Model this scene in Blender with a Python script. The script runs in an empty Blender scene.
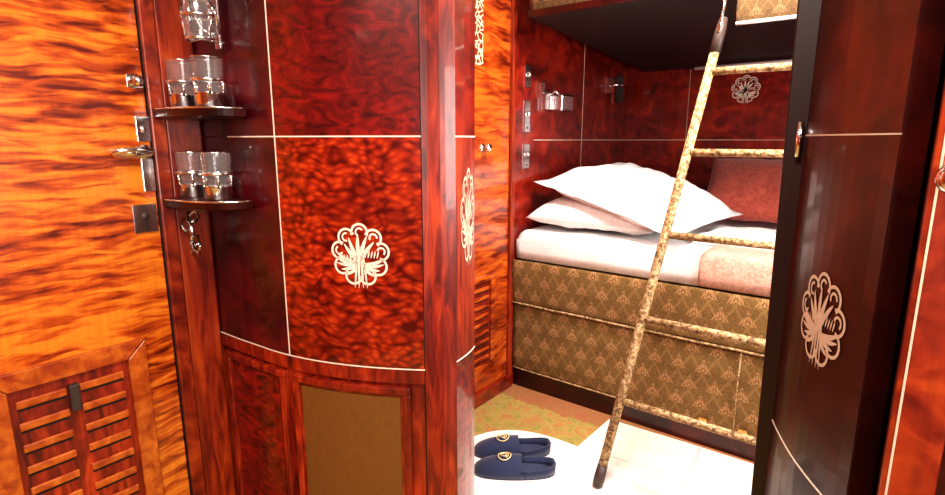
import bpy, bmesh, math, random
from mathutils import Vector, Matrix, noise
random.seed(3)
S=bpy.context.scene
COL=bpy.context.collection
try:
    S.view_settings.view_transform='Standard'
    S.view_settings.look='None'
except Exception: pass
try: S.view_settings.look='Medium High Contrast'
except Exception: pass

# ------------------------------------------------------------------ nodes
class NT:
    def __init__(s,name):
        s.mat=bpy.data.materials.new(name); s.mat.use_nodes=True
        s.t=s.mat.node_tree; s.n=s.t.nodes; s.l=s.t.links
        s.b=s.n['Principled BSDF']
    def new(s,k,**kw):
        x=s.n.new(k)
        for a,b in kw.items(): setattr(x,a,b)
        return x
    def put(s,sock,v):
        if v is None: return
        if isinstance(v,bpy.types.NodeSocket): s.l.new(v,sock)
        else:
            if isinstance(v,tuple) and len(v)==3 and sock.type=='RGBA': v=v+(1,)
            sock.default_value=v
    def m(s,op,a,b=None,c=None):
        x=s.new('ShaderNodeMath',operation=op); s.put(x.inputs[0],a); s.put(x.inputs[1],b); s.put(x.inputs[2],c)
        return x.outputs[0]
    def coord(s,scale=(1,1,1),rot=(0,0,0),src='Object',loc=(0,0,0)):
        tc=s.new('ShaderNodeTexCoord'); mp=s.new('ShaderNodeMapping')
        mp.inputs['Scale'].default_value=scale; mp.inputs['Rotation'].default_value=rot; mp.inputs['Location'].default_value=loc
        s.l.new(tc.outputs[src],mp.inputs[0]); return mp.outputs[0]
    def warp(s,scale=9,amt=.07,cell=(1,1,1)):
        v=s.coord((1,1,1)); _,nc=s.noise(v,scale,2,.5,.4)
        mx=s.new('ShaderNodeVectorMath',operation='SCALE'); s.l.new(nc,mx.inputs[0]); mx.inputs['Scale'].default_value=amt
        ad=s.new('ShaderNodeVectorMath',operation='ADD'); s.l.new(v,ad.inputs[0]); s.l.new(mx.outputs[0],ad.inputs[1])
        mp=s.new('ShaderNodeMapping'); mp.inputs['Scale'].default_value=cell; s.l.new(ad.outputs[0],mp.inputs[0])
        return mp.outputs[0]
    def noise(s,vec,scale=1,detail=3,rough=.5,dist=0):
        x=s.new('ShaderNodeTexNoise'); s.l.new(vec,x.inputs['Vector'])
        x.inputs['Scale'].default_value=scale; x.inputs['Detail'].default_value=detail
        x.inputs['Roughness'].default_value=rough; x.inputs['Distortion'].default_value=dist
        return x.outputs['Fac'],x.outputs['Color']
    def ramp(s,fac,stops):
        x=s.new('ShaderNodeValToRGB'); e=x.color_ramp.elements
        while len(e)<len(stops): e.new(.5)
        for i,(p,c) in enumerate(stops):
            e[i].position=p; e[i].color=(c if len(c)==4 else tuple(c)+(1,))
        s.put(x.inputs[0],fac); return x.outputs[0]
    def mix(s,f,a,b,mode='MIX'):
        x=s.new('ShaderNodeMix',data_type='RGBA',blend_type=mode)
        s.put(x.inputs[0],f); s.put(x.inputs[6],a); s.put(x.inputs[7],b); return x.outputs[2]
    def bump(s,h,st=.2,d=.01):
        x=s.new('ShaderNodeBump'); x.inputs['Strength'].default_value=st; x.inputs['Distance'].default_value=d
        s.put(x.inputs['Height'],h); s.l.new(x.outputs[0],s.b.inputs['Normal']); return x
    def fin(s,col=None,rough=.5,metal=0,coat=0,coatr=.05,spec=.5,trans=0,sheen=0):
        i=s.b.inputs
        s.put(i['Base Color'],col); s.put(i['Roughness'],rough); i['Metallic'].default_value=metal
        i['Coat Weight'].default_value=coat; i['Coat Roughness'].default_value=coatr
        i['Specular IOR Level'].default_value=spec; i['Transmission Weight'].default_value=trans
        i['Sheen Weight'].default_value=sheen
        return s.mat

def plain(name,col,rough=.5,metal=0,coat=0,sheen=0,spec=.5):
    t=NT(name); v=t.coord((1,1,1)); f,_=t.noise(v,60,3)
    c=t.ramp(f,[(.3,tuple(x*.85 for x in col)),(.7,col)])
    return t.fin(c,rough,metal,coat,sheen=sheen,spec=spec)

def ripple(name,light,mid,dark,sc=(4,4,28),rot=(0,0,0),dist=1.5,rough=.35,coat=.5,thr=(.32,.5,.66),grain=(60,60,3),ga=.35):
    t=NT(name)
    v=t.coord(sc,rot); f,_=t.noise(v,1,3,.55,dist)
    c=t.ramp(f,[(thr[0],dark),(thr[1],mid),(thr[2],light)])
    v2=t.coord((1.6,1.6,2.2)); f2,_=t.noise(v2,1,3,.5,.6)
    c=t.mix(t.m('MULTIPLY',t.ramp(f2,[(.35,(1,1,1)),(.62,(0,0,0))]),.55),c,dark)
    v3=t.coord(grain); f3,_=t.noise(v3,1,4,.6,.3)
    c=t.mix(ga,c,t.ramp(f3,[(.35,(.45,.4,.4)),(.65,(1.15,1.1,1.1))]),'MULTIPLY')
    return t.fin(c,rough,0,coat,.05)

def fiddle(name,gold,mid,dark,sq=9,sz=62,rough=.30,coat=.8,patch=(1.8,1.8,3.4)):
    """fiddle-back veneer: short horizontal ripples over broad lighter and darker flames"""
    t=NT(name)
    v=t.warp(4,.07,(sq,sq,sz)); f,_=t.noise(v,1,2,.5,.5)
    v1=t.warp(7,.05,(sq*.5,sq*.5,sz*.42)); f1,_=t.noise(v1,1,3,.55,.8)
    v2=t.coord(patch); f2,_=t.noise(v2,1,3,.55,.9)
    h=t.m('ADD',t.m('MULTIPLY',f,.44),t.m('ADD',t.m('MULTIPLY',f1,.26),t.m('MULTIPLY',f2,.30)))
    c=t.ramp(h,[(.40,dark),(.485,mid),(.58,gold)])
    v3=t.coord((70,70,6)); f3,_=t.noise(v3,1,3,.6,.3)
    c=t.mix(.25,c,t.ramp(f3,[(.35,(.5,.42,.4)),(.65,(1.12,1.1,1.1))]),'MULTIPLY')
    return t.fin(c,rough,0,coat,.05)

def quilt(name,light,mid,dark,cell=(26,26,40),rough=.30,coat=.8):
    t=NT(name)
    mp=t.warp(9,.06,cell)
    vo=t.new('ShaderNodeTexVoronoi',feature='SMOOTH_F1'); vo.inputs['Scale'].default_value=1; vo.inputs['Smoothness'].default_value=.5
    t.l.new(mp,vo.inputs['Vector'])
    d=vo.outputs['Distance']
    f2,_=t.noise(mp,.45,3,.6,.6)
    dd=t.m('ADD',d,t.m('MULTIPLY',t.m('SUBTRACT',f2,.5),.9))
    c=t.ramp(dd,[(.05,light),(.36,mid),(.80,dark)])
    v3=t.coord((2.2,2.2,3.2)); f3,_=t.noise(v3,1,2,.5,.8)
    c=t.mix(t.m('MULTIPLY',t.ramp(f3,[(.38,(1,1,1)),(.6,(0,0,0))]),.35),c,dark)
    t.bump(d,.14,.003)
    return t.fin(c,rough,0,coat,.05)

def fabric(name,base,motif,line,axes=(0,2),cw=.105,ch=.085):
    t=NT(name)
    tc=t.new('ShaderNodeTexCoord'); sp=t.new('ShaderNodeSeparateXYZ'); t.l.new(tc.outputs['Object'],sp.inputs[0])
    x=t.m('DIVIDE',sp.outputs[axes[0]],cw); y=t.m('DIVIDE',sp.outputs[axes[1]],ch)
    row=t.m('FLOOR',y)
    odd=t.m('MULTIPLY',t.m('MODULO',t.m('ADD',row,100),2),.5)
    fx=t.m('SUBTRACT',t.m('FRACT',t.m('ADD',t.m('ADD',x,odd),50)),.5)
    fy=t.m('SUBTRACT',t.m('FRACT',t.m('ADD',y,50)),.5)
    ax=t.m('ABSOLUTE',fx)
    # fan / shell motif: rounded-triangle with radiating ribs
    tri=t.m('LESS_THAN',ax,t.m('MULTIPLY',t.m('SUBTRACT',.42,fy),.42))
    inb=t.m('MULTIPLY',t.m('GREATER_THAN',t.m('SUBTRACT',fy,t.m('MULTIPLY',ax,-.5)),-.26),t.m('LESS_THAN',fy,.38))
    ang=t.m('DIVIDE',fx,t.m('ADD',t.m('SUBTRACT',.46,fy),.05))
    ribs=t.m('GREATER_THAN',t.m('COSINE',t.m('MULTIPLY',ang,34)),-.55)
    chev=t.m('GREATER_THAN',t.m('SINE',t.m('MULTIPLY',t.m('ADD',fy,ax),20)),-.75)
    mot=t.m('MULTIPLY',t.m('MULTIPLY',t.m('MULTIPLY',tri,inb),ribs),chev)
    y2=t.m('DIVIDE',sp.outputs[axes[1]],ch*2)
    l1=t.m('LESS_THAN',t.m('ABSOLUTE',t.m('SUBTRACT',t.m('FRACT',t.m('ADD',t.m('ADD',x,y2),50)),.5)),.06)
    l2=t.m('LESS_THAN',t.m('ABSOLUTE',t.m('SUBTRACT',t.m('FRACT',t.m('ADD',t.m('SUBTRACT',x,y2),50)),.5)),.06)
    lat=t.m('MAXIMUM',l1,l2)
    v=t.coord((1,1,1)); f,_=t.noise(v,160,3,.7)
    b=t.ramp(f,[(.3,tuple(k*.5 for k in base)),(.7,tuple(k*1.35 for k in base))])
    c=t.mix(t.m('MULTIPLY',lat,.40),b,line); c=t.mix(t.m('MULTIPLY',mot,.75),c,motif)
    t.bump(f,.4,.003)
    return t.fin(c,.85,sheen=.1)

M={}
M['door_orange']=fiddle('wood_door_orange',(.80,.245,.020),(.48,.075,.006),(.12,.009,.002),10,70)
M['frameO']=ripple('wood_vent_frame_orange',(.62,.17,.018),(.48,.10,.010),(.28,.035,.005),(12,30,30),(0,0,0),.6,ga=.2)
M['orangeB']=fiddle('wood_door_orange_b',(.62,.14,.014),(.38,.052,.006),(.12,.009,.002),7,45)
M['quilt']=quilt('wood_quilted',(.56,.066,.009),(.35,.024,.005),(.075,.003,.002),(42,42,80))
M['darkfig']=ripple('wood_dark_figured',(.33,.012,.007),(.18,.006,.005),(.038,.002,.003),(14,14,30),(0,math.radians(35),0),1.8,ga=.25,coat=.7)
M['dark']=ripple('wood_dark_panel',(.13,.004,.009),(.065,.003,.008),(.018,.001,.004),(6,6,8),(0,0,0),1.0,rough=.3)
M['post']=ripple('wood_post',(.48,.052,.008),(.29,.020,.005),(.085,.005,.003),(26,26,5),(0,0,0),1.6,ga=.5,rough=.40,coat=.15)
M['postO']=ripple('wood_post_orange',(.50,.075,.009),(.33,.032,.006),(.12,.008,.003),(26,26,4),(0,0,0),1.2,ga=.5,rough=.4,coat=.2)
M['redB']=ripple('wood_red_b',(.40,.028,.008),(.24,.012,.005),(.08,.004,.003),(7,7,9),(0,0,0),1.4,coat=.7)
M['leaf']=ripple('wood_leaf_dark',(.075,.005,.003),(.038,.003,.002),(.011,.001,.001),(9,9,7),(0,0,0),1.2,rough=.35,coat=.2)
M['jamb']=plain('dark_wood_jamb',(.016,.005,.004),.45,coat=.05)
M['frame']=ripple('wood_frame',(.45,.065,.010),(.28,.028,.006),(.11,.007,.003),(16,16,16),(0,0,0),.8,coat=.3)
M['cream']=plain('inlay_cream',(.90,.80,.66),.35,coat=.3)
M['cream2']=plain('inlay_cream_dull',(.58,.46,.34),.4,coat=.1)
M['olive']=plain('panel_olive_brown',(.19,.078,.015),.5,coat=.2)
M['silver']=plain('chrome',(.95,.95,.95),.17,metal=1)
M['brass']=plain('brass',(.65,.42,.14),.28,metal=1)
M['white']=plain('white_linen',(.91,.90,.90),.85,sheen=.1)
M['mat']=plain('floor_mat_cotton',(.90,.87,.83),.95)
M['mat2']=plain('floor_sheet_cotton',(.88,.77,.68),.95)
M['fab']=fabric('bed_fabric',(.170,.092,.020),(.44,.235,.105),(.30,.17,.055),cw=.098,ch=.078)
M['fabD']=fabric('bunk_fabric_dark',(.11,.055,.014),(.30,.16,.07),(.19,.10,.035),cw=.07,ch=.055)
t=NT('ladder_fabric'); v=t.coord((1,1,1)); f,_=t.noise(v,75,3,.6,.8); g,_=t.noise(v,14,2,.5,.3)
c=t.ramp(f,[(.38,(.12,.065,.028)),(.47,(.30,.18,.07)),(.56,(.48,.34,.18)),(.68,(.58,.46,.30))])
c=t.mix(.3,c,t.ramp(g,[(.35,(.5,.45,.4)),(.65,(1.15,1.1,1.0))]),'MULTIPLY'); t.bump(f,.35,.003)
M['fabL']=t.fin(c,.75)
M['navy']=plain('navy_velvet',(.010,.019,.070),.8,sheen=.3)
M['gold']=plain('gold_thread',(.85,.68,.36),.5,metal=.2)
M['dkmetal']=plain('dark_leather',(.05,.03,.025),.5)
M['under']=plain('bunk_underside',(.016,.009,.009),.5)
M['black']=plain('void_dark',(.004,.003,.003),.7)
M['ceil']=plain('ceiling_cream',(.55,.42,.30),.6)
M['lampglass']=plain('lamp_glass',(.9,.85,.75),.3)
t=NT('carpet'); v=t.coord((1,1,1)); f,_=t.noise(v,14,4,.7,1.0); g,_=t.noise(v,170,2,.8)
c=t.ramp(f,[(.36,(.26,.22,.05)),(.50,(.40,.31,.08)),(.57,(.44,.19,.07)),(.68,(.32,.26,.06))])
sp=t.new('ShaderNodeSeparateXYZ'); t.l.new(v,sp.inputs[0])
edge=t.m('GREATER_THAN',t.m('ADD',sp.outputs[1],t.m('MULTIPLY',f,.1)),-.06)
c=t.mix(t.m('MULTIPLY',edge,.7),c,(.34,.10,.05))
c=t.mix(.4,c,t.ramp(g,[(.35,(.4,.4,.4)),(.65,(1.3,1.3,1.3))]),'MULTIPLY'); t.bump(g,.5,.004)
M['carpet']=t.fin(c,.95)
t=NT('blanket_pink'); v=t.coord((1,1,1)); f,_=t.noise(v,120,3,.7); g,_=t.noise(v,50,3,.6,1.5)
c=t.mix(t.ramp(g,[(.42,(0,0,0)),(.60,(1,1,1))]),(.64,.40,.32),(.54,.28,.21)); c=t.mix(.4,c,t.ramp(f,[(.3,(.6,.6,.6)),(.7,(1.2,1.2,1.2))]),'MULTIPLY')
t.bump(f,.5,.004); M['pink']=t.fin(c,.95)
t=NT('cushion_red'); v=t.coord((1,1,1)); g,_=t.noise(v,40,3,.6,1.0)
c=t.ramp(g,[(.35,(.34,.050,.034)),(.65,(.46,.10,.06))]); M['cush']=t.fin(c,.9,sheen=.3)
t=NT('thin_glass'); tr=t.new('ShaderNodeBsdfTransparent'); tr.inputs[0].default_value=(.95,.96,.96,1)
gl=t.new('ShaderNodeBsdfGlossy'); gl.inputs['Roughness'].default_value=.12
df=t.new('ShaderNodeBsdfDiffuse'); df.inputs[0].default_value=(.9,.9,.9,1)
fr=t.new('ShaderNodeLayerWeight'); fr.inputs[0].default_value=.35
m1=t.new('ShaderNodeMixShader'); m1.inputs[0].default_value=.07; t.l.new(tr.outputs[0],m1.inputs[1]); t.l.new(df.outputs[0],m1.inputs[2])
mx=t.new('ShaderNodeMixShader'); t.l.new(t.m('ADD',t.m('MULTIPLY',fr.outputs['Facing'],.45),.05),mx.inputs[0]); t.l.new(m1.outputs[0],mx.inputs[1]); t.l.new(gl.outputs[0],mx.inputs[2])
t.l.new(mx.outputs[0],t.n['Material Output'].inputs[0]); M['glass']=t.mat
t=NT('marquetry'); v=t.coord((1,1,1))
vo=t.new('ShaderNodeTexVoronoi',feature='DISTANCE_TO_EDGE'); vo.inputs['Scale'].default_value=38; t.l.new(v,vo.inputs['Vector'])
c=t.ramp(vo.outputs['Distance'],[(.06,(.75,.62,.42)),(.12,(.22,.03,.01))]); M['marq']=t.fin(c,.3,coat=.6)

# ------------------------------------------------------------------ mesh helpers
def mk(name,verts,faces,mat,smooth=False,bevel=0,bseg=2):
    me=bpy.data.meshes.new(name); me.from_pydata([tuple(v) for v in verts],[],faces); me.update()
    bm=bmesh.new(); bm.from_mesh(me); bmesh.ops.recalc_face_normals(bm,faces=bm.faces); bm.to_mesh(me); bm.free()
    o=bpy.data.objects.new(name,me); COL.objects.link(o); me.materials.append(M[mat] if isinstance(mat,str) else mat)
    if smooth:
        for p in me.polygons: p.use_smooth=True
    if bevel:
        b=o.modifiers.new('bevel','BEVEL'); b.width=bevel; b.segments=bseg; b.limit_method='ANGLE'
    return o
def box(name,a,b,mat,bevel=0,bseg=2):
    x0,y0,z0=[min(a[i],b[i]) for i in range(3)]; x1,y1,z1=[max(a[i],b[i]) for i in range(3)]
    v=[(x0,y0,z0),(x1,y0,z0),(x1,y1,z0),(x0,y1,z0),(x0,y0,z1),(x1,y0,z1),(x1,y1,z1),(x0,y1,z1)]
    f=[(0,3,2,1),(4,5,6,7),(0,1,5,4),(1,2,6,5),(2,3,7,6),(3,0,4,7)]
    return mk(name,v,f,mat,bevel=bevel,bseg=bseg)
def group(name,objs,loc=(0,0,0)):
    e=bpy.data.objects.new(name,None); COL.objects.link(e); e.location=loc; e.empty_display_size=.1
    bpy.context.view_layer.update()
    for o in objs:
        o.parent=e; o.matrix_parent_inverse=e.matrix_world.inverted()
    return e
def join(name,objs):
    """merge finished meshes (modifiers applied) into one object"""
    dg=bpy.context.evaluated_depsgraph_get(); bm=bmesh.new(); mats=[]
    for o in objs:
        ev=o.evaluated_get(dg); me=bpy.data.meshes.new_from_object(ev)
        me.transform(o.matrix_world)
        idx=[]
        for m in o.data.materials:
            if m not in mats: mats.append(m)
            idx.append(mats.index(m))
        for p in me.polygons: p.material_index=idx[p.material_index] if idx else 0
        bm.from_mesh(me)
    r=bpy.data.meshes.new(name); bm.to_mesh(r); bm.free()
    for m in mats: r.materials.append(m)
    for o in objs: bpy.data.objects.remove(o)
    ob=bpy.data.objects.new(name,r); COL.objects.link(ob); return ob
def lathe(name,prof,loc,mat,seg=28,rot=None):
    v=[];f=[]
    for i in range(seg):
        a=2*math.pi*i/seg
        for (r,z) in prof: v.append((r*math.cos(a),r*math.sin(a),z))
    n=len(prof)
    for i in range(seg):
        for j in range(n-1):
            a=i*n+j; b=((i+1)%seg)*n+j
            f.append((a,b,b+1,a+1))
    R=rot if rot else Matrix.Identity(3)
    v=[Vector(loc)+R@Vector(p) for p in v]
    return mk(name,v,f,mat,smooth=True)
def tube(name,pts,r,mat,seg=10,closed=False,caps=True):
    pts=[Vector(p) for p in pts]; n=len(pts); v=[];f=[]
    rr=r if isinstance(r,(list,tuple)) else [r]*n
    up=Vector((0,0,1))
    for i,p in enumerate(pts):
        d=(pts[(i+1)%n]-pts[i-1]) if closed else (pts[min(i+1,n-1)]-pts[max(i-1,0)])
        d.normalize()
        a=d.cross(up)
        if a.length<.05: a=d.cross(Vector((1,0,0)))
        a.normalize(); b=d.cross(a)
        for k in range(seg):
            t=2*math.pi*k/seg; v.append(p+(a*math.cos(t)+b*math.sin(t))*rr[i])
    for i in range(n if closed else n-1):
        for k in range(seg):
            a=i*seg+k; b=i*seg+(k+1)%seg; c=((i+1)%n)*seg+(k+1)%seg; d=((i+1)%n)*seg+k
            f.append((a,b,c,d))
    if caps and not closed:
        f.append(tuple(range(seg))); f.append(tuple(range((n-1)*seg,n*seg)))
    return mk(name,v,f,mat,smooth=True)
RX=Matrix.Rotation(math.radians(90),3,'X'); RY=Matrix.Rotation(math.radians(90),3,'Y')

# ------------------------------------------------------------------ emblem (floral marquetry medallion), unit radius
def emblem_polys():
    P=[]
    def arc(cx,cy,r,a0,a1,w,n=18):
        for i in range(n):
            t0=a0+(a1-a0)*i/n; t1=a0+(a1-a0)*(i+1)/n
            P.append([(cx+(r-w)*math.cos(t0),cy+(r-w)*math.sin(t0)),(cx+r*math.cos(t0),cy+r*math.sin(t0)),
                      (cx+r*math.cos(t1),cy+r*math.sin(t1)),(cx+(r-w)*math.cos(t1),cy+(r-w)*math.sin(t1))])
    def leaf(x0,y0,x1,y1,w,bend=0,n=8):
        dx,dy=x1-x0,y1-y0; L=math.hypot(dx,dy); nx,ny=-dy/L,dx/L
        pr=None
        for i in range(n+1):
            t=i/n; ww=w*math.sin(math.pi*min(1,max(0,.04+.92*t)))**.8; bb=bend*math.sin(math.pi*t)
            cx,cy=x0+dx*t+nx*bb,y0+dy*t+ny*bb
            a=(cx+nx*ww,cy+ny*ww); b=(cx-nx*ww,cy-ny*ww)
            if pr: P.append([pr[0],a,b,pr[1]])
            pr=(a,b)
    for k in range(9):
        a=math.pi/2+k*2*math.pi/9
        cx,cy=.70*math.cos(a),.70*math.sin(a)
        arc(cx,cy,.30,a-1.9,a+1.9,.075)
        if cy>-.3:
            arc(cx*1.02,cy*1.02,.15,a-1.0,a+2.8,.06,10)
    for a in (95,66,128,38,152):
        r=math.radians(a); leaf(.0,-.25,.60*math.cos(r),.60*math.sin(r)+.05,.065,.04)
    for (x,y) in ((-.86,-.10),(-.80,-.28),(-.66,-.48),(-.82,.06),(-.5,-.66)):
        leaf(-.06,-.24,x,y,.055,.07)
    for (x,y) in ((.78,-.28),(.64,-.48),(.84,-.08),(.48,-.66)):
        leaf(.08,-.28,x,y,.055,-.07)
    for k in range(5):
        leaf(-.18-.1*k,-.26,-.25-.1*k,.0,.025)
        leaf(.16+.1*k,-.10,.22+.1*k,.14,.025)
    for x in (-.14,-.05,.05,.14):
        leaf(x*.5,.25,x*1.5,-1.05,.038,.0)
    return P
EMB=emblem_polys()
def emblem(name,fn,mat='cream',sx=.072,sy=.074):
    v=[];f=[]
    for poly in EMB:
        i=len(v)
        for (x,y) in poly: v.append(fn(x*sx,y*sy))
        f.append(tuple(range(i,i+len(poly))))
    return mk(name,v,f,mat)

# ------------------------------------------------------------------ room shell
H=2.35
box('floor',(-.1,-3.3,-.05),(2.15,1.44,0),'carpet')
box('ceiling',(-.1,-3.3,H),(2.15,1.44,H+.05),'ceil')
box('wall_corridor',(-.1,-3.3,0),(-.012,1.44,H),'postO')
box('wall_back',(-.012,1.34,0),(2.05,1.44,H),'redB')
box('wall_behind',(-.012,-3.3,0),(2.05,-3.2,H),'frame')
W=[]
def wallwin(q0,q1,w0,w1,i):
    W.append(box('wall_panel_a%d'%i,(2.05,q0,0),(2.15,q1,.85),'redB'))
    W.append(box('wall_panel_b%d'%i,(2.05,q0,1.65),(2.15,q1,H),'redB'))
    W.append(box('wall_panel_c%d'%i,(2.05,q0,.85),(2.15,w0,1.65),'redB'))
    W.append(box('wall_panel_d%d'%i,(2.05,w1,.85),(2.15,q1,1.65),'redB'))
wallwin(-3.2,-1.06,-2.6,-1.7,1); wallwin(-1.06,1.34,-.85,-.15,2)
w=join('wall_window_side',W)
for i,(a,b) in enumerate(((-2.6,-1.7),(-.85,-.15))):
    fr=[box('frame_top',(2.04,a,1.61),(2.12,b,1.65),'frame'),box('frame_bottom',(2.04,a,.85),(2.12,b,.89),'frame'),
        box('frame_near',(2.04,a,.89),(2.12,a+.04,1.61),'frame'),box('frame_far',(2.04,b-.04,.89),(2.12,b,1.61),'frame'),
        box('blind',(2.09,a+.04,.89),(2.10,b-.04,1.61),'mat')]
    group('window_%d'%(i+1),fr,(2.08,(a+b)/2,1.25))
pw=[box('p1',(-.012,-1.028,0),(.515,-.985,H),'redB'),box('p2',(1.362,-1.028,0),(2.05,-.985,H),'redB')]
join('wall_partition',pw)
v=[(1.300,-1.062,0),(1.36,-1.062,0),(1.36,-.985,0),(1.300,-.985,0),(1.266,-1.062,H),(1.36,-1.062,H),(1.36,-.985,H),(1.266,-.985,H)]
mk('trim_1',v,[(0,3,2,1),(4,5,6,7),(0,1,5,4),(1,2,6,5),(2,3,7,6),(3,0,4,7)],'jamb',bevel=.003)

# ------------------------------------------------------------------ corridor wall of near compartment: entrance door
def fit_plate(q0,q1,z0,z1,p=0.0,th=.004):
    return box('plate',(p,q0,z0),(p+th,q1,z1),'silver',bevel=.0015)
D=[]
D.append(box('leaf',(-.012,-2.45,.04),(.0,-1.603,2.1),'door_orange',bevel=.002))
def vent(q0,q1,z0,z1,n,matf,pr=.0,dark='post',bar='frame',sh=.009,w=.030,slot=True):
    o=[]
    def mit(a,b,c,d,nm):
        v=[(pr,)+a,(pr,)+b,(pr,)+c,(pr,)+d,(pr+.012,)+a,(pr+.012,)+b,(pr+.012,)+c,(pr+.012,)+d]
        return mk(nm,v,[(0,1,2,3),(4,5,6,7),(0,1,5,4),(1,2,6,5),(2,3,7,6),(3,0,4,7)],matf,bevel=.002)
    g=.0012
    o.append(mit((q0+g,z1),(q1-g,z1),(q1-w-g,z1-w),(q0+w+g,z1-w),'vent_frame_top'))
    o.append(mit((q0+g,z0),(q1-g,z0),(q1-w-g,z0+w),(q0+w+g,z0+w),'vent_frame_bottom'))
    o.append(mit((q0,z0+g),(q0,z1-g),(q0+w,z1-w-g),(q0+w,z0+w+g),'vent_frame_a'))
    o.append(mit((q1,z0+g),(q1,z1-g),(q1-w,z1-w-g),(q1-w,z0+w+g),'vent_frame_b'))
    o.append(box('vent_back',(pr-.002,q0+w,z0+w),(pr+.003,q1-w,z1-w),dark))
    zz0,zz1=z0+w+.03,z1-w-.035
    for i in range(n):
        z=zz0+(zz1-zz0)*i/(n-1)
        mid=(q0+q1)/2
        for (a,b) in ((q0+w+.012,mid-.012),(mid+.012,q1-w-.012)):
            o.append(box('slat',(pr+.002,a,z-sh),(pr+.009,b,z+sh),bar,bevel=.004))
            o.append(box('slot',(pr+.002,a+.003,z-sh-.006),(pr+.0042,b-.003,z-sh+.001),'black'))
    return o
D+=vent(-1.990,-1.672,.20,.762,9,'frameO',dark='post',bar='frameO',sh=.0095,w=.042)
D.append(box('vent_slider',(.004,-1.842,.635),(.02,-1.822,.70),'dkmetal',bevel=.003))
D.append(fit_plate(-1.632,-1.600,1.245,1.305)); D.append(fit_plate(-1.630,-1.602,1.125,1.205))
D.append(fit_plate(-1.662,-1.607,1.025,1.095))
D.append(lathe('screw',[(0,.006),(.006,.005),(.009,0)],(.004,-1.618,1.275),'silver',16,RY))
D.append(lathe('keyhole',[(0,.004),(.008,.003),(.010,0)],(.004,-1.635,1.065),'dkmetal',16,RY))
D.append(box('keyslot',(.004,-1.637,1.035),(.0055,-1.633,1.06),'black'))
lev=[(0,-1.618,1.22),(.022,-1.618,1.22)]
D.append(tube('lever_neck',lev,.008,'silver',12))
D.append(tube('lever_loop',[(.024+.014*math.sin(a),-1.652+.042*math.cos(a),1.22+.007*math.sin(a)) for a in [2*math.pi*i/28 for i in range(28)]],.0065,'silver',10,closed=True))
D.append(tube('lever_core',[(.024,-1.690,1.22),(.026,-1.652,1.221),(.024,-1.612,1.22)],[.005,.011,.005],'silver',12))
D.append(lathe('rose',[(0,.01),(.014,.008),(.019,0)],(.002,-1.618,1.22),'silver',20,RY))
D.append(lathe('latch_knob',[(0,.030),(.009,.028),(.013,.020),(.008,.012),(.006,.004),(.018,.002),(.018,0)],(.0,-1.622,1.385),'silver',20,RY))
D.append(box('latch_plate',(.0,-1.640,1.37),(.003,-1.604,1.40),'silver',bevel=.001))
group('door_1',D,(0,-2.0,1.0))
join('trim_2',[box('a',(-.012,-1.600,0),(.012,-1.565,H),'frame',bevel=.004),box('b',(-.012,-1.562,0),(.004,-1.478,H),'postO',bevel=.003),
    box('c',(-.012,-1.602,0),(.004,-1.5995,H),'black')])

# ------------------------------------------------------------------ washstand cabinet (bow fronted, rounded end)
def raw():
    pts=[(0,-1.475),(.1,-1.472),(.2,-1.466)]
    p=.22
    while p<.63:
        pts.append((p,-1.466+.03*(p-.2)+.752*(p-.2)**2)); p+=.02
    pts.append((.63,-1.314))
    pts+=[(.640,-1.298),(.650,-1.272),(.658,-1.232),(.653,-1.195),(.643,-1.155),(.631,-1.124)]
    return [Vector((a,b,0)) for a,b in pts]
RAW=raw(); CUM=[0]
for i in range(1,len(RAW)): CUM.append(CUM[-1]+(RAW[i]-RAW[i-1]).length)
LT=CUM[-1]
def cpos(s):
    s=max(0,min(LT,s))
    for i in range(1,len(RAW)):
        if s<=CUM[i]+1e-9:
            t=(s-CUM[i-1])/(CUM[i]-CUM[i-1]); return RAW[i-1].lerp(RAW[i],t)
    return RAW[-1].copy()
def cpt(s,z,off):
    a=cpos(s-.012); b=cpos(s+.012); d=(b-a).normalized(); n=Vector((d.y,-d.x,0))
    p=cpos(s)+n*off; return Vector((p.x,p.y,z))
SC=CUM[RAW.index(Vector((.63,-1.314,0)))]; SE=CUM[len(RAW)-4]
def cpan(name,s0,s1,z0,z1,o0,o1,mat,bevel=0):
    n=max(2,int((s1-s0)/.015)+1); v=[];f=[]
    for i in range(n+1):
        s=s0+(s1-s0)*i/n
        v+= [cpt(s,z0,o0),cpt(s,z1,o0),cpt(s,z1,o1),cpt(s,z0,o1)]
    for i in range(n):
        a=i*4;b=a+4
        for k in range(4): f.append((a+k,a+(k+1)%4,b+(k+1)%4,b+k))
    f.append((0,1,2,3)); f.append((n*4,n*4+1,n*4+2,n*4+3))
    o=mk(name,v,f,mat,bevel=bevel)
    return o
C=[]
zl=.72; zm=1.257
v=[];f=[]
ring=[cpt(CUM[i],0,-.012) for i in range(len(RAW))]
ring=ring+[Vector((.60,-1.105,0)),Vector((.54,-1.035,0)),Vector((0,-1.035,0))]
n=len(ring)
for p in ring: v.append((max(0.001,p.x),p.y,0))
for p in ring: v.append((max(0.001,p.x),p.y,H))
for i in range(n): f.append((i,(i+1)%n,n+(i+1)%n,n+i))
f.append(tuple(range(n))); f.append(tuple(range(n,2*n)))
C.append(mk('carcass',v,f,'dark'))
s30=.302
e=.0015
C.append(cpan('panel_side_upper',.001,s30-e,zm+e,H,-.012,0,'dark'))
C.append(cpan('panel_side_lower',.001,s30-e,zl+e,zm-e,-.012,0,'dark'))
C.append(cpan('panel_upper',s30+e,SC-e,zm+e,H,-.012,0,'darkfig'))
C.append(cpan('panel_quilted',s30+e,SC-e,zl+e,zm-e,-.012,0,'quilt'))
C.append(cpan('post_front',SC+.001,SE-.001,.0,H,-.012,.002,'post'))
C.append(cpan('end_panel_upper',SE+.001,LT-.002,zm+e,H,-.012,0,'redB'))
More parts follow.
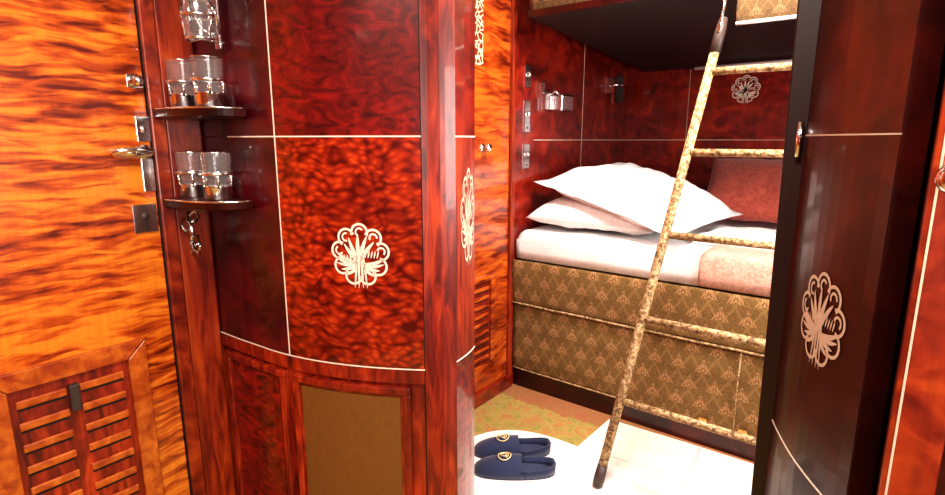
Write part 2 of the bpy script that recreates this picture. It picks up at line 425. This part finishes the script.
C.append(cpan('end_panel_middle',SE+.001,LT-.002,zl+e,zm-e,-.012,0,'post'))
C.append(cpan('end_panel_lower',SE+.001,LT-.002,0,zl-e,-.012,0,'darkfig'))
lw=.0016
C.append(cpan('stringing_middle',.12,SC,zm-lw,zm+lw,-.002,.0008,'cream'))
C.append(cpan('stringing_lower',.001,SC,zl-lw,zl+lw,-.002,.0008,'cream'))
C.append(cpan('stringing_vertical',s30-lw,s30+lw,zl,H,-.002,.0008,'cream'))
C.append(cpan('stringing_end_a',SE,LT-.001,zm-lw,zm+lw,-.002,.0008,'cream'))
C.append(cpan('stringing_end_b',SE,LT-.001,zl-lw,zl+lw,-.002,.0008,'cream'))
C.append(cpan('seam_end',SE-.0012,SE+.0012,zl,H,-.002,.0006,'black'))
C.append(cpan('seam_post',SC-.001,SC+.001,0,H,-.002,.0006,'black'))
C.append(cpan('lower_backing',.001,SC-e,0,zl-.003,-.012,-.006,'post'))
C.append(cpan('lower_toprail',.001,SC-e,.685,zl-.003,-.008,.002,'post',))
def cdoor(s0,s1,z0,z1,pan,i):
    w=.026; w2=.018
    C.append(cpan('door%d_rail_top'%i,s0,s1,z1-w2,z1,-.008,.010,'post',.003))
    C.append(cpan('door%d_rail_bottom'%i,s0,s1,z0,z0+w,-.008,.010,'post',.003))
    C.append(cpan('door%d_stile_a'%i,s0,s0+w2,z0+w,z1-w2,-.008,.010,'post',.003))
    C.append(cpan('door%d_stile_b'%i,s1-w2,s1,z0+w,z1-w2,-.008,.010,'post',.003))
    C.append(cpan('door%d_bead'%i,s0+w2,s1-w2,z0+w,z1-w2,-.008,.002,'frame'))
    C.append(cpan('door%d_panel'%i,s0+w2+.008,s1-w2-.008,z0+w+.008,z1-w2-.008,-.006,.004,pan))
cdoor(.03,.285,.08,.675,'darkfig',1)
cdoor(.312,SC-.035,.08,.675,'olive',2)
s_e=.516
C.append(emblem('emblem',lambda x,y:cpt(s_e+x,.992+y,.0009)))
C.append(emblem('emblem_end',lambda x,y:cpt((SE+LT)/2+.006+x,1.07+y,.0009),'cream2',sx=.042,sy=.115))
group('washstand_cabinet',C,(.3,-1.3,0))

# ------------------------------------------------------------------ corner shelves with glasses
def shelf(z):
    v=[];f=[];n=18; a,b=.225,.118
    ptsb=[]
    for zz,sc in ((-.014,.90),(-.008,.985),(.008,1.0),(.012,.985)):
        rg=[Vector((.002,-1.477,z+zz))]
        for i in range(n+1):
            t=math.pi/2*i/n
            rg.append(Vector((.002+a*sc*math.cos(t)**.8,-1.477-b*sc*math.sin(t)**.8,z+zz)))
        ptsb.append(rg)
    m=n+2
    for rg in ptsb: v+=rg
    for k in range(3):
        for i in range(m): f.append((k*m+i,k*m+(i+1)%m,(k+1)*m+(i+1)%m,(k+1)*m+i))
    f.append(tuple(range(m))); f.append(tuple(range(3*m,4*m)))
    top=mk('tray',v,f,'leaf')
    edge=tube('tray_edge',[(.002+a*math.cos(math.pi/2*i/16)**.8,-1.477-b*math.sin(math.pi/2*i/16)**.8,z+.010) for i in range(17)],.0022,'silver',8)
    return group('corner_shelf',[top,edge],(.1,-1.5,z))
shelf(1.312); shelf(1.095)
def glass(p,q,z,h=.112,r=.035):
    g=lathe('tumbler',[(0,.002),(r*.80,.002),(r*.84,.006),(r,h)],(p,q,z),'glass',32)
    base=lathe('tumbler_base',[(0,.010),(r*.78,.010),(r*.80,.004),(0,.003)],(p,q,z),'glass',28)
    rim=tube('tumbler_rim',[(p+(r-.0003)*math.cos(t),q+(r-.0003)*math.sin(t),z+h) for t in [2*math.pi*i/32 for i in range(32)]],.0012,'silver',6,closed=True)
    hold=lathe('silver_cup',[(r*.4,.0),(r*.90,.0),(r*.93,.003),(r*.96,.030),(r*1.02,.033),(r*.96,.034)],(p,q,z),'silver',28)
    rg=[tube('silver_ring',[(p+(r*1.02)*math.cos(t),q+(r*1.02)*math.sin(t),z+.062) for t in [2*math.pi*i/28 for i in range(28)]],.0042,'silver',8,closed=True)]
    bars=[tube('silver_bar',[(p+r*.97*math.cos(t),q+r*.97*math.sin(t),z+.028),(p+r*1.01*math.cos(t),q+r*1.01*math.sin(t),z+.062)],.003,'silver',6) for t in (.6,1.65,2.7,3.75,4.8,5.85)]
    return group('drinking_glass',[g,base,rim,hold]+rg+bars,(p,q,z))
for z in (1.3245,1.1075):
    glass(.042,-1.530,z); glass(.147,-1.520,z)
def scroll(P,s):
    ob=[]
    ob.append(tube('back_rod',[P(0,.06,.006),P(.002,0,.008),P(0,-.055,.006)],[.005*s,.009*s,.004*s],'silver'))
    ob.append(tube('curl_a',[P(0,.05,.008),P(.014,.062,.012),P(.024,.045,.012),P(.014,.028,.012),P(.004,.038,.012)],.0045*s,'silver'))
    ob.append(tube('curl_b',[P(0,.03,.008),P(-.016,.042,.012),P(-.024,.02,.012),P(-.012,.006,.012)],.0045*s,'silver'))
    ob.append(tube('hook_arm',[P(0,-.02,.008),P(0,-.045,.02),P(.002,-.055,.04),P(.002,-.04,.052),P(.002,-.022,.05)],[.006*s,.006*s,.006*s,.005*s,.007*s],'silver'))
    ob.append(tube('curl_c',[P(0,-.01,.008),P(.018,-.008,.012),P(.02,-.03,.012),P(.006,-.034,.012)],.004*s,'silver'))
    return ob
def hook(name,p,q,z,nrm,s=1.0):
    nrm=Vector(nrm); side=Vector((-nrm.y,nrm.x,0)); o=Vector((p,q,z))
    P=lambda a,b,c: o+side*a*s+Vector((0,0,b*s))+nrm*c*s
    return group(name,scroll(P,s),(p,q,z))
hook('coat_hook',.004,-1.535,1.01,(1,0,0),.95)
# carafe held in a silver wall bracket above the glasses
cp,cq,cz=.140,-1.526,1.475
cc=[]
cc.append(lathe('carafe_body',[(0,.0),(.026,.0),(.034,.012),(.035,.05),(.030,.085),(.016,.115),(.012,.14),(.013,.175),(.017,.185)],(cp,cq,cz),'glass',32))
cc.append(lathe('carafe_stopper',[(0,.225),(.010,.222),(.014,.208),(.010,.195),(.009,.185),(0,.18)],(cp,cq,cz),'glass',24))
for zz,r_ in ((.002,.030),(.052,.037),(.095,.030)):
    cc.append(tube('bracket_ring',[(cp+r_*math.cos(t),cq+r_*math.sin(t),cz+zz) for t in [2*math.pi*i/28 for i in range(28)]],.0034,'silver',8,closed=True))
for t in (.3,2.0,4.1,5.3):
    cc.append(tube('bracket_bar',[(cp+.030*math.cos(t),cq+.030*math.sin(t),cz+.002),(cp+.037*math.cos(t),cq+.037*math.sin(t),cz+.052),(cp+.030*math.cos(t),cq+.030*math.sin(t),cz+.095)],.0026,'silver',6))
for sx_ in (-1,1):
    cc.append(tube('bracket_scroll',[(cp+sx_*.012,-1.486,cz+.02),(cp+sx_*.034,-1.500,cz+.03),(cp+sx_*.046,-1.510,cz+.055),(cp+sx_*.038,-1.518,cz+.08),(cp+sx_*.026,-1.514,cz+.07),(cp+sx_*.030,-1.508,cz+.058)],.0036,'silver',8))
cc.append(box('bracket_back',(cp-.012,-1.487,cz-.015),(cp+.012,-1.480,cz+.12),'silver',bevel=.002))
cc.append(box('bracket_foot',(cp-.022,-1.54,cz-.004),(cp+.022,-1.480,cz-.0005),'silver',bevel=.001))
group('carafe',cc,(cp,cq,cz))

# ------------------------------------------------------------------ far compartment corridor wall: door, jamb, panels
D=[box('leaf',(-.012,-.98,.03),(0,-.035,2.1),'orangeB',bevel=.002)]
D+=vent(-.62,-.155,.17,.635,9,'orangeB',dark='redB',bar='orangeB')
D.append(box('marquetry_strip',(0,-.30,1.56),(.002,-.245,2.08),'marq'))
D.append(lathe('knob',[(0,.045),(.012,.043),(.020,.034),(.016,.024),(.008,.018),(.007,.005),(.02,.003),(.02,0)],(.0,-.245,1.215),'silver',24,RY))
group('door_2',D,(0,-.5,1))
T=[box('a',(-.012,-.032,0),(.014,.0,H),'postO',bevel=.004),box('b',(-.012,.003,0),(.006,.175,H),'redB',bevel=.003)]
join('trim_3',T)
P=[]
for (z0,z1) in ((0,1.2465),(1.2495,H)):
    for (a,b) in ((.179,.708),(.712,1.338)):
        P.append(box('x',(-.012,a,z0),(0,b,z1),'redB',bevel=.001))
P.append(box('x',(-.006,.178,1.2465),(.0008,1.339,1.2495),'cream')); P.append(box('x',(-.006,.7085,0),(.0008,.7115,H),'cream'))
join('wall_corridor_panelling',P)
P=[]
for (z0,z1) in ((0,1.2465),(1.2495,H)):
    for (a,b) in ((.002,.398),(.402,1.148),(1.152,2.04)):
        P.append(box('x',(a,1.328,z0),(b,1.34,z1),'redB',bevel=.001))
P.append(box('x',(.001,1.3272,1.2465),(2.04,1.335,1.2495),'cream'))
for a in (.4,1.15): P.append(box('x',(a-.0015,1.3272,0),(a+.0015,1.335,H),'cream2'))
join('wall_back_panelling',P)
group('wall_medallion',[emblem('inlay',lambda x,y:Vector((.715+x,1.3265,1.535+y)),sx=.078,sy=.078)],(.71,1.33,1.53))
for z,h in ((1.545,.05),(1.36,.075),(1.17,.06)):
    o=[box('plate',(.006,.080,z-h),(.011,.130,z+h),'silver',bevel=.002),
       lathe('button',[(0,.016),(.010,.014),(.012,.0)],(.011,.105,z+.01),'silver',16,RY),
       lathe('screw',[(0,.003),(.005,.002),(.005,0)],(.011,.105,z-h*.7),'dkmetal',10,RY)]
    group('door_latch',o,(.01,.105,z))
o=[box('mount',(.0,.27,1.40),(.012,.36,1.49),'silver',bevel=.003),tube('arm',[(.01,.30,1.47),(.05,.30,1.49),(.06,.33,1.47)],.007,'silver'),
   box('shade',(.012,.33,1.39),(.075,.46,1.48),'silver',bevel=.012,bseg=3),box('switch',(.0,.22,1.47),(.02,.25,1.53),'silver',bevel=.004)]
group('reading_lamp',o,(.02,.33,1.44))
o=[box('plate',(.0,1.00,1.53),(.01,1.12,1.62),'silver',bevel=.003),box('arm',(.01,1.13,1.48),(.05,1.16,1.64),'dkmetal',bevel=.004),box('strap',(.01,1.06,1.46),(.025,1.09,1.60),'frame',bevel=.004),
   tube('rod',[(.02,1.02,1.57),(.07,1.06,1.58),(.06,1.16,1.57)],.009,'silver')]
group('bunk_bracket',o,(.02,1.1,1.56))

# ------------------------------------------------------------------ bed
B=[]
B.append(box('plinth',(.008,.02,0),(2.04,1.32,.10),'leaf',bevel=.004))
def wavy(name,p0,p1,q,z0,z1,mat,amp=.004,th=.03,seed=0,nx=90,nz=20,bulge=.01):
    v=[];f=[]
    for j in range(nz+1):
        for i in range(nx+1):
            x=p0+(p1-p0)*i/nx; z=z0+(z1-z0)*j/nz; e_=1-abs(2*j/nz-1)**3
            d=noise.noise(Vector((x*5+seed,z*9,seed)))*amp+noise.noise(Vector((x*17,z*6,seed+3)))*amp*.5
            v.append((x,q-bulge*e_-d*e_,z))
    w_=nx+1
    for j in range(nz):
        for i in range(nx): f.append((j*w_+i,j*w_+i+1,(j+1)*w_+i+1,(j+1)*w_+i))
    o=mk(name,v,f,mat,smooth=True); s=o.modifiers.new('th','SOLIDIFY'); s.thickness=th; s.offset=-1
    return o
B.append(box('base_box',(.010,.03,.10),(2.04,1.32,.66),'fab',bevel=.01))
B.append(wavy('upholstery_lower',.012,2.03,.012,.10,.452,'fab',.005,.02,1))
B.append(wavy('upholstery_upper',.010,2.03,-.004,.458,.672,'fab',.008,.03,5))
B.append(tube('piping',[(.012+2.0*i/40,-.008+.002*math.sin(i),.454) for i in range(41)],.005,'fabL',8))
B.append(tube('piping_bottom',[(.012+2.0*i/40,.006,.104) for i in range(41)],.004,'fabL',8))
for p in (.93,1.08):
    B.append(box('catch',(p,-.006,.112),(p+.035,.004,.135),'brass',bevel=.003))
B.append(tube('seam',[(1.065,-.006,.11),(1.063,-.01,.28),(1.065,-.004,.45)],.003,'fabL',8))
def slab(name,p0,p1,q0,q1,z0,z1,mat,r=.04,amp=.006,seed=0,n=90):
    v=[];f=[]
    prof=[(q0,z0),(q0-.002,z0+(z1-z0)*.3),(q0,z1-r)]
    for k in range(1,7):
        a=math.pi/2*k/6; prof.append((q0+r-r*math.cos(a),z1-r+r*math.sin(a)))
    for k in range(1,25): prof.append((q0+r+(q1-q0-r)*k/24,z1))
    prof.append((q1,z0))
    for i in range(n+1):
        x=p0+(p1-p0)*i/n
        endr=min(1,min(i,n-i)/2.5+.0); drop=(1-math.sqrt(max(0,1-(1-endr)**2)))*min(r,.02)
        for j,(q,z) in enumerate(prof):
            a=amp*(noise.noise(Vector((x*7+seed,q*7,z*4)))+.6*noise.noise(Vector((x*3,q*19+seed,z*9))))
            if j==0 or j==len(prof)-1: a=0
            front=j<6
            v.append((x,q-(a if front else 0),z+(a if not front else a*.3)-(drop if j>2 and j<len(prof)-1 else 0)))
    w_=len(prof)
    for i in range(n):
        for j in range(w_-1): f.append((i*w_+j,(i+1)*w_+j,(i+1)*w_+j+1,i*w_+j+1))
        f.append((i*w_,i*w_+w_-1,(i+1)*w_+w_-1,(i+1)*w_))
    f.append(tuple(range(w_))); f.append(tuple(n*w_+k for k in range(w_)))
    return mk(name,v,f,mat,smooth=True)
B.append(slab('mattress',.015,2.03,.022,1.315,.675,.815,'white',.045,.008,2))
B.append(slab('blanket',.88,2.03,.008,.20,.680,.822,'pink',.035,.004,7))
B.append(slab('folded_sheet',.80,2.03,.185,.56,.815,.852,'white',.02,.014,11))
group('bed',B,(1,.6,0))

def pillow(name,sx,sy,h,mat,seed=0,fl=.06,amp=.006,N=44,pinch=.07,ex=2.2,droop=0):
    v=[];f=[]; idx={}
    for side in (1,-1):
        for i in range(N+1):
            for j in range(N+1):
                u=-1+2*i/N; w=-1+2*j/N
                edge=(i in (0,N) or j in (0,N))
                if side==-1 and edge: idx[(side,i,j)]=idx[(1,i,j)]; continue
                uu=min(1,abs(u)*(1+fl)); ww=min(1,abs(w)*(1+fl))
                t=(max(0,1-uu**ex)*max(0,1-ww**ex))**.5
                x=sx*u*(1-pinch*(1-w*w)); y=sy*w*(1-pinch*(1-u*u))
                z=side*(h*t+.002*(0 if edge else 1))*(1 if side==1 else .6)
                wr=amp*(noise.noise(Vector((x*9+seed,y*9,side)))+.7*noise.noise(Vector((x*22,y*7+seed,side*2))))
                z+=wr*(.4+t)-droop*(u*u*.5+w*w*.5)
                idx[(side,i,j)]=len(v); v.append((x,y,z))
    for side in (1,-1):
        for i in range(N):
            for j in range(N):
                q=[idx[(side,i,j)],idx[(side,i+1,j)],idx[(side,i+1,j+1)],idx[(side,i,j+1)]]
                if side==-1: q.reverse()
                f.append(tuple(q))
    return mk(name,v,f,mat,smooth=True)
p1=pillow('pillow',.31,.35,.095,'white',1,fl=.02,pinch=.04,ex=4,droop=.015); p1.location=(.335,.41,.885); p1.rotation_euler=(0,math.radians(1),math.radians(3))
p2=pillow('pillow',.385,.345,.105,'white',5,fl=.10,pinch=.03,ex=3,droop=.015,amp=.012); p2.location=(.475,.385,.985); p2.rotation_euler=(math.radians(3),math.radians(14),math.radians(-9))
p3=pillow('throw_cushion',.28,.22,.085,'cush',9,fl=.02,ex=2.6); p3.location=(.93,.88,.998); p3.rotation_euler=(math.radians(42),0,math.radians(2))

# ------------------------------------------------------------------ upper bunk
U=[]
def prism(name,p0,p1,prof,mat,bevel=0):
    n=len(prof); v=[(p0,a,b) for a,b in prof]+[(p1,a,b) for a,b in prof]
    f=[tuple(range(n)),tuple(range(n,2*n))]+[(i,(i+1)%n,n+(i+1)%n,n+i) for i in range(n)]
    return mk(name,v,f,mat,bevel=bevel)
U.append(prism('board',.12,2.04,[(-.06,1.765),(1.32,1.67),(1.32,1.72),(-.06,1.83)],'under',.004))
U.append(wavy('upholstery',.12,2.04,-.062,1.79,1.98,'fabD',.004,.02,3))
U.append(box('edge_rail',(.12,-.085,1.765),(2.04,-.06,1.792),'leaf',bevel=.003))
U.append(wavy('hanging_flap',.955,2.04,-.07,1.640,1.77,'fabD',.003,.012,8))
U.append(tube('flap_hem',[(.955+1.085*i/20,-.075,1.640) for i in range(21)],.006,'mat',8))
U.append(box('mattress_top',(.12,-.03,1.83),(2.03,1.3,1.93),'white',bevel=.03,bseg=3))
U.append(tube('under_rail',[(.46,1.20,1.655),(2.0,1.20,1.655)],.011,'white',8))
group('upper_bunk',U,(1,.6,1.7))

# ------------------------------------------------------------------ ladder
L=[]
b0=Vector((.728,-.52,.012)); t0=Vector((.9255,-.118,1.655)); ax=Vector((1,0,0)); off=.50
d=(t0-b0)
for k,o_ in enumerate((0,off)):
    a=b0+ax*o_; b=t0+ax*o_
    L.append(tube('rail_%d'%(k+1),[a+d*.045,a+d*.3,a+d*.6,a+d*.97],[.0168,.0165,.0160,.0155],'fabL',14))
    L.append(tube('rubber_foot_%d'%(k+1),[a+d*.004,a+d*.02,a+d*.05],[.018,.020,.018],'dkmetal',14))
    L.append(tube('leather_cap_%d'%(k+1),[a+d*.93,a+d*.97,a+d*1.0],[.0185,.0185,.013],'dkmetal',14))
    L.append(tube('hook_%d'%(k+1),[b-d*.03+Vector((0,-.018,0)),b+Vector((0,-.012,.03)),b+Vector((0,-.004,.06)),b+Vector((0,.012,.09)),b+Vector((0,.024,.085))],.005,'silver',8))
for fr in (.195,.375,.555,.727,.892):
    a=b0+d*fr
    L.append(tube('rung',[a,a+ax*off*.5,a+ax*off],.0128,'fabL',12))
c0=t0+Vector((0,-.012,.045))
for i in range(9):
    c=c0+Vector((0,0,.024*i)); h=i%2
    pts=[]
    for k in range(16):
        a=2*math.pi*k/16; x=.008*math.cos(a); z=.016*math.sin(a)
        pts.append(c+(Vector((x,0,z)) if h else Vector((0,x,z))))
    L.append(tube('chain_link',pts,.0028,'silver',6,closed=True))
group('ladder',L,(.9,-.3,0))

# ------------------------------------------------------------------ slippers
def slipper(px,py,ang,z=.014):
    Ls=.310; n=24
    def halfw(t):
        return .5*(.066+.032*math.sin(math.pi*min(1,t*.75+.05)))*(max(0,1-abs(2*t-1)**7))**.5
    def cx(t): return .006*math.sin(math.pi*t)
    v=[];f=[]; out=[]
    for i in range(n+1): 
        t=.5-.5*math.cos(math.pi*i/n); out.append((t*Ls,cx(t)+halfw(t)))
    for i in range(n-1,0,-1):
        t=.5-.5*math.cos(math.pi*i/n); out.append((t*Ls,cx(t)-halfw(t)))
    m=len(out)
    for z0 in (0,.012): v+=[(x-Ls/2,y,z0) for x,y in out]
    f=[tuple(range(m)),tuple(range(m,2*m))]+[(i,(i+1)%m,m+(i+1)%m,m+i) for i in range(m)]
    sole=mk('sole',v,f,'navy',bevel=.003)
    v=[((x-Ls/2)*.94,y*.9,.0145) for x,y in out]+[((x-Ls/2)*.94,y*.9,.011) for x,y in out]
    ins=mk('insole',v,f,'navy')
    v=[];f=[];K=16;R=18
    for i in range(R+1):
        t=.42+.58*i/R; hw=max(.001,halfw(min(t,.9995)))
        hh=.012+.055*(1-((t-.42)/.58)**2.2)**.7 if t<1 else .012
        for k in range(K+1):
            a=math.pi*k/K
            tt=t+(.07*math.sin(a)**2*(1-i/R)*-1 if i<R else 0)+.09*(1-i/R)*(math.cos(a)**2)*-1+.07*(1-i/R)
            v.append((tt*Ls-Ls/2,cx(t)+hw*1.03*math.cos(a),.006+hh*math.sin(a)**.8))
    for i in range(R):
        for k in range(K): f.append((i*(K+1)+k,(i+1)*(K+1)+k,(i+1)*(K+1)+k+1,i*(K+1)+k+1))
    vamp=mk('vamp',v,f,'navy',smooth=True); s=vamp.modifiers.new('s','SOLIDIFY'); s.thickness=.004
    pts=[]
    for i in range(15):
        q=-1+2*i/14; t=.42*(abs(q))**1.6+.004; 
        pts.append((t*Ls-Ls/2,cx(t)+math.copysign(halfw(max(t,.01)),q)*1.0,0))
    v=[];f=[]
    for i,(x,y,_) in enumerate(pts):
        hgt=.040-.006*math.cos(math.pi*i/7)
        v+=[(x,y,.004),(x*1.01,y*1.02,hgt)]
    for i in range(14): f.append((2*i,2*i+2,2*i+3,2*i+1))
    heel=mk('heel_counter',v,f,'navy',smooth=True); s=heel.modifiers.new('s','SOLIDIFY'); s.thickness=.004
    trim=tube('edge_binding',[(x*1.01,y*1.02,.040-.006*math.cos(math.pi*i/7)) for i,(x,y,_) in enumerate(pts)],.0025,'navy',8)
    E=[]
    def top(t,a):
        hh=.012+.055*(1-((t-.42)/.58)**2.2)**.7
        return (t*Ls-Ls/2,cx(t)+halfw(t)*1.03*math.cos(a),.0105+hh*math.sin(a)**.8)
    for (a0,a1,r) in ((0,6.28,1.2),(0,4.5,.7),(2,6.0,.35)):
        E.append(tube('monogram',[top(.62+.065*r*math.cos(q),math.pi/2+.42*r*math.sin(q)) for q in [a0+(a1-a0)*i/20 for i in range(21)]],.0022,'gold',6))
    obs=[sole,ins,vamp,heel,trim]+E
    g=group('slipper',obs)
    g.location=(px,py,z); g.rotation_euler=(0,0,ang)
ang=math.atan2(-.18,-.256)
slipper(.440,-.628,ang,.0125); slipper(.360,-.524,ang+.06,.0125)

# ------------------------------------------------------------------ floor cloths
def mat_cloth(name,outline,z0,z1,mat):
    n=len(outline); v=[(x,y,z0) for x,y in outline]+[(x,y,z1) for x,y in outline]
    f=[tuple(range(n)),tuple(range(n,2*n))]+[(i,(i+1)%n,n+(i+1)%n,n+i) for i in range(n)]
    return mk(name,v,f,mat,bevel=.002)
out=[]
for i in range(64):
    a=2*math.pi*i/64; c_,s_=math.cos(a),math.sin(a); q=2/2.6
    out.append((.52+.37*math.copysign(abs(c_)**q,c_),-.665+.345*math.copysign(abs(s_)**q,s_)))
mat_cloth('bedside_mat',out,.006,.0115,'mat')
o1=mat_cloth('floor_sheet',[(.555,-.02),(.545,-.30),(.60,-.62),(1.28,-.66),(1.95,-.62),(1.95,-.01),(1.2,.0),(.9,-.004)],.0005,.005,'mat2')
cr=[o1]
cr.append(tube('crease',[(.66,-.30,.003),(1.0,-.26,.004),(1.5,-.27,.003)],.0035,'mat2',8))
cr.append(tube('crease',[(.95,-.02,.003),(.98,-.3,.004),(1.0,-.6,.003)],.0035,'mat2',8))
join('floor_sheet',cr)
box('baseboard_corridor',(0,-.98,0),(.016,-.0,.07),'redB',bevel=.004)

# ------------------------------------------------------------------ communicating door leaf (open towards us)
dirL=Vector((.45,-.89,0)).normalized()
nL=Vector((-.89,-.45,0)).normalized(); oL=Vector((1.315,-1.072,0))
def lf(s,z,o): 
    bow=.010*math.sin(math.pi*min(1,max(0,s/.27)))
    p=oL+dirL*s+nL*(o+bow); return Vector((p.x,p.y,z))
def lpan(name,s0,s1,z0,z1,o0,o1,mat):
    n=10; v=[];f=[]
    for i in range(n+1):
        s=s0+(s1-s0)*i/n; v+=[lf(s,z0,o0),lf(s,z1,o0),lf(s,z1,o1),lf(s,z0,o1)]
    for i in range(n):
        a=i*4;b=a+4
        for k in range(4): f.append((a+k,a+(k+1)%4,b+(k+1)%4,b+k))
    f.append((0,1,2,3)); f.append((n*4,n*4+1,n*4+2,n*4+3))
    return mk(name,v,f,mat)
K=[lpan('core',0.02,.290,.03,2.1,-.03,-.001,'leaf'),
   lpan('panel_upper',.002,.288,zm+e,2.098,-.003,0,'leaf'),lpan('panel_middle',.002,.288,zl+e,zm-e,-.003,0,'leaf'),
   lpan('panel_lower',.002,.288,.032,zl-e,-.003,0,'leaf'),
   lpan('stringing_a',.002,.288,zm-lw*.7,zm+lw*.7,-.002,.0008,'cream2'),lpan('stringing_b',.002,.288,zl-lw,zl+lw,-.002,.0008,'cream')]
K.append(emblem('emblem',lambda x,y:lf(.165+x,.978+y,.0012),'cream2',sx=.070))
for z in (1.25,.35,1.95):
    K.append(tube('hinge',[(1.306,-1.072,z-.03),(1.306,-1.072,z+.03)],.005,'silver',12))
group('communicating_door',K,(1.32,-1.06,0))
Wd=[box('stile',(1.477,-1.385,0),(1.53,-1.335,H),'frame',bevel=.004),
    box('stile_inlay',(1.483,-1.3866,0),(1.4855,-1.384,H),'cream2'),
    box('side',(1.53,-1.36,0),(2.04,-1.33,H),'leaf'),
    box('lining',(1.50,-1.325,0),(1.515,-1.04,H),'black')]  # near-black sheet: shade of the gap beside the leaf, put in as colour
Wd.append(lathe('knob',[(0,.040),(.012,.039),(.018,.032),(.017,.024),(.008,.018),(.007,.004),(.014,.002),(.014,0)],(1.497,-1.385,1.21),'silver',24,Matrix.Rotation(math.radians(90),3,'X')))
group('wardrobe',Wd,(1.5,-1.35,0))

# ------------------------------------------------------------------ added lights, all out of view
def lamp(p,q,e_,size,col=(1,.90,.80)):
    o=[lathe('rim',[(.0,0),(.16,0),(.165,-.012),(.15,-.02),(0,-.02)],(p,q,H),'silver',32),
       lathe('bowl',[(.148,-.018),(.13,-.045),(.07,-.065),(0,-.07)],(p,q,H),'lampglass',32)]
    group('ceiling_lamp',o,(p,q,H))
    l=bpy.data.lights.new('lamp_light','AREA'); l.shape='DISK'; l.size=size; l.energy=e_; l.color=col
    ob=bpy.data.objects.new('lamp_light',l); COL.objects.link(ob); ob.location=(p,q,H-.09); return ob
lamp(1.1,-2.25,44,.6); lamp(1.05,-.55,56,.4)  # unseen ceiling lamps, added to light the near and far compartments
def area(name,loc,rot,e_,sx,sy,col):
    l=bpy.data.lights.new(name,'AREA'); l.shape='RECTANGLE'; l.size=sx; l.size_y=sy; l.energy=e_; l.color=col
    ob=bpy.data.objects.new(name,l); COL.objects.link(ob); ob.location=loc; ob.rotation_euler=rot; return ob
area('window_daylight',(2.03,-.5,1.25),(0,math.radians(90),0),28,.7,.6,(1,.96,.92))  # area light added inside the unseen window to brighten the bed side
area('window_daylight',(2.03,-2.15,1.25),(0,math.radians(90),0),18,.7,.8,(1,.95,.9))  # same added light at the near compartment's unseen window
w=bpy.data.worlds.new('world'); S.world=w; w.use_nodes=True
w.node_tree.nodes['Background'].inputs[0].default_value=(.9,.85,.8,1); w.node_tree.nodes['Background'].inputs[1].default_value=.3

# ------------------------------------------------------------------ camera
cd=bpy.data.cameras.new('camera'); c=bpy.data.objects.new('camera',cd); COL.objects.link(c)
cd.sensor_width=36; cd.lens=20.57; cd.clip_start=.02
c.location=(1.443,-2.184,1.25); c.rotation_euler=(math.radians(90-11.3),0,math.radians(37.7))
S.camera=c
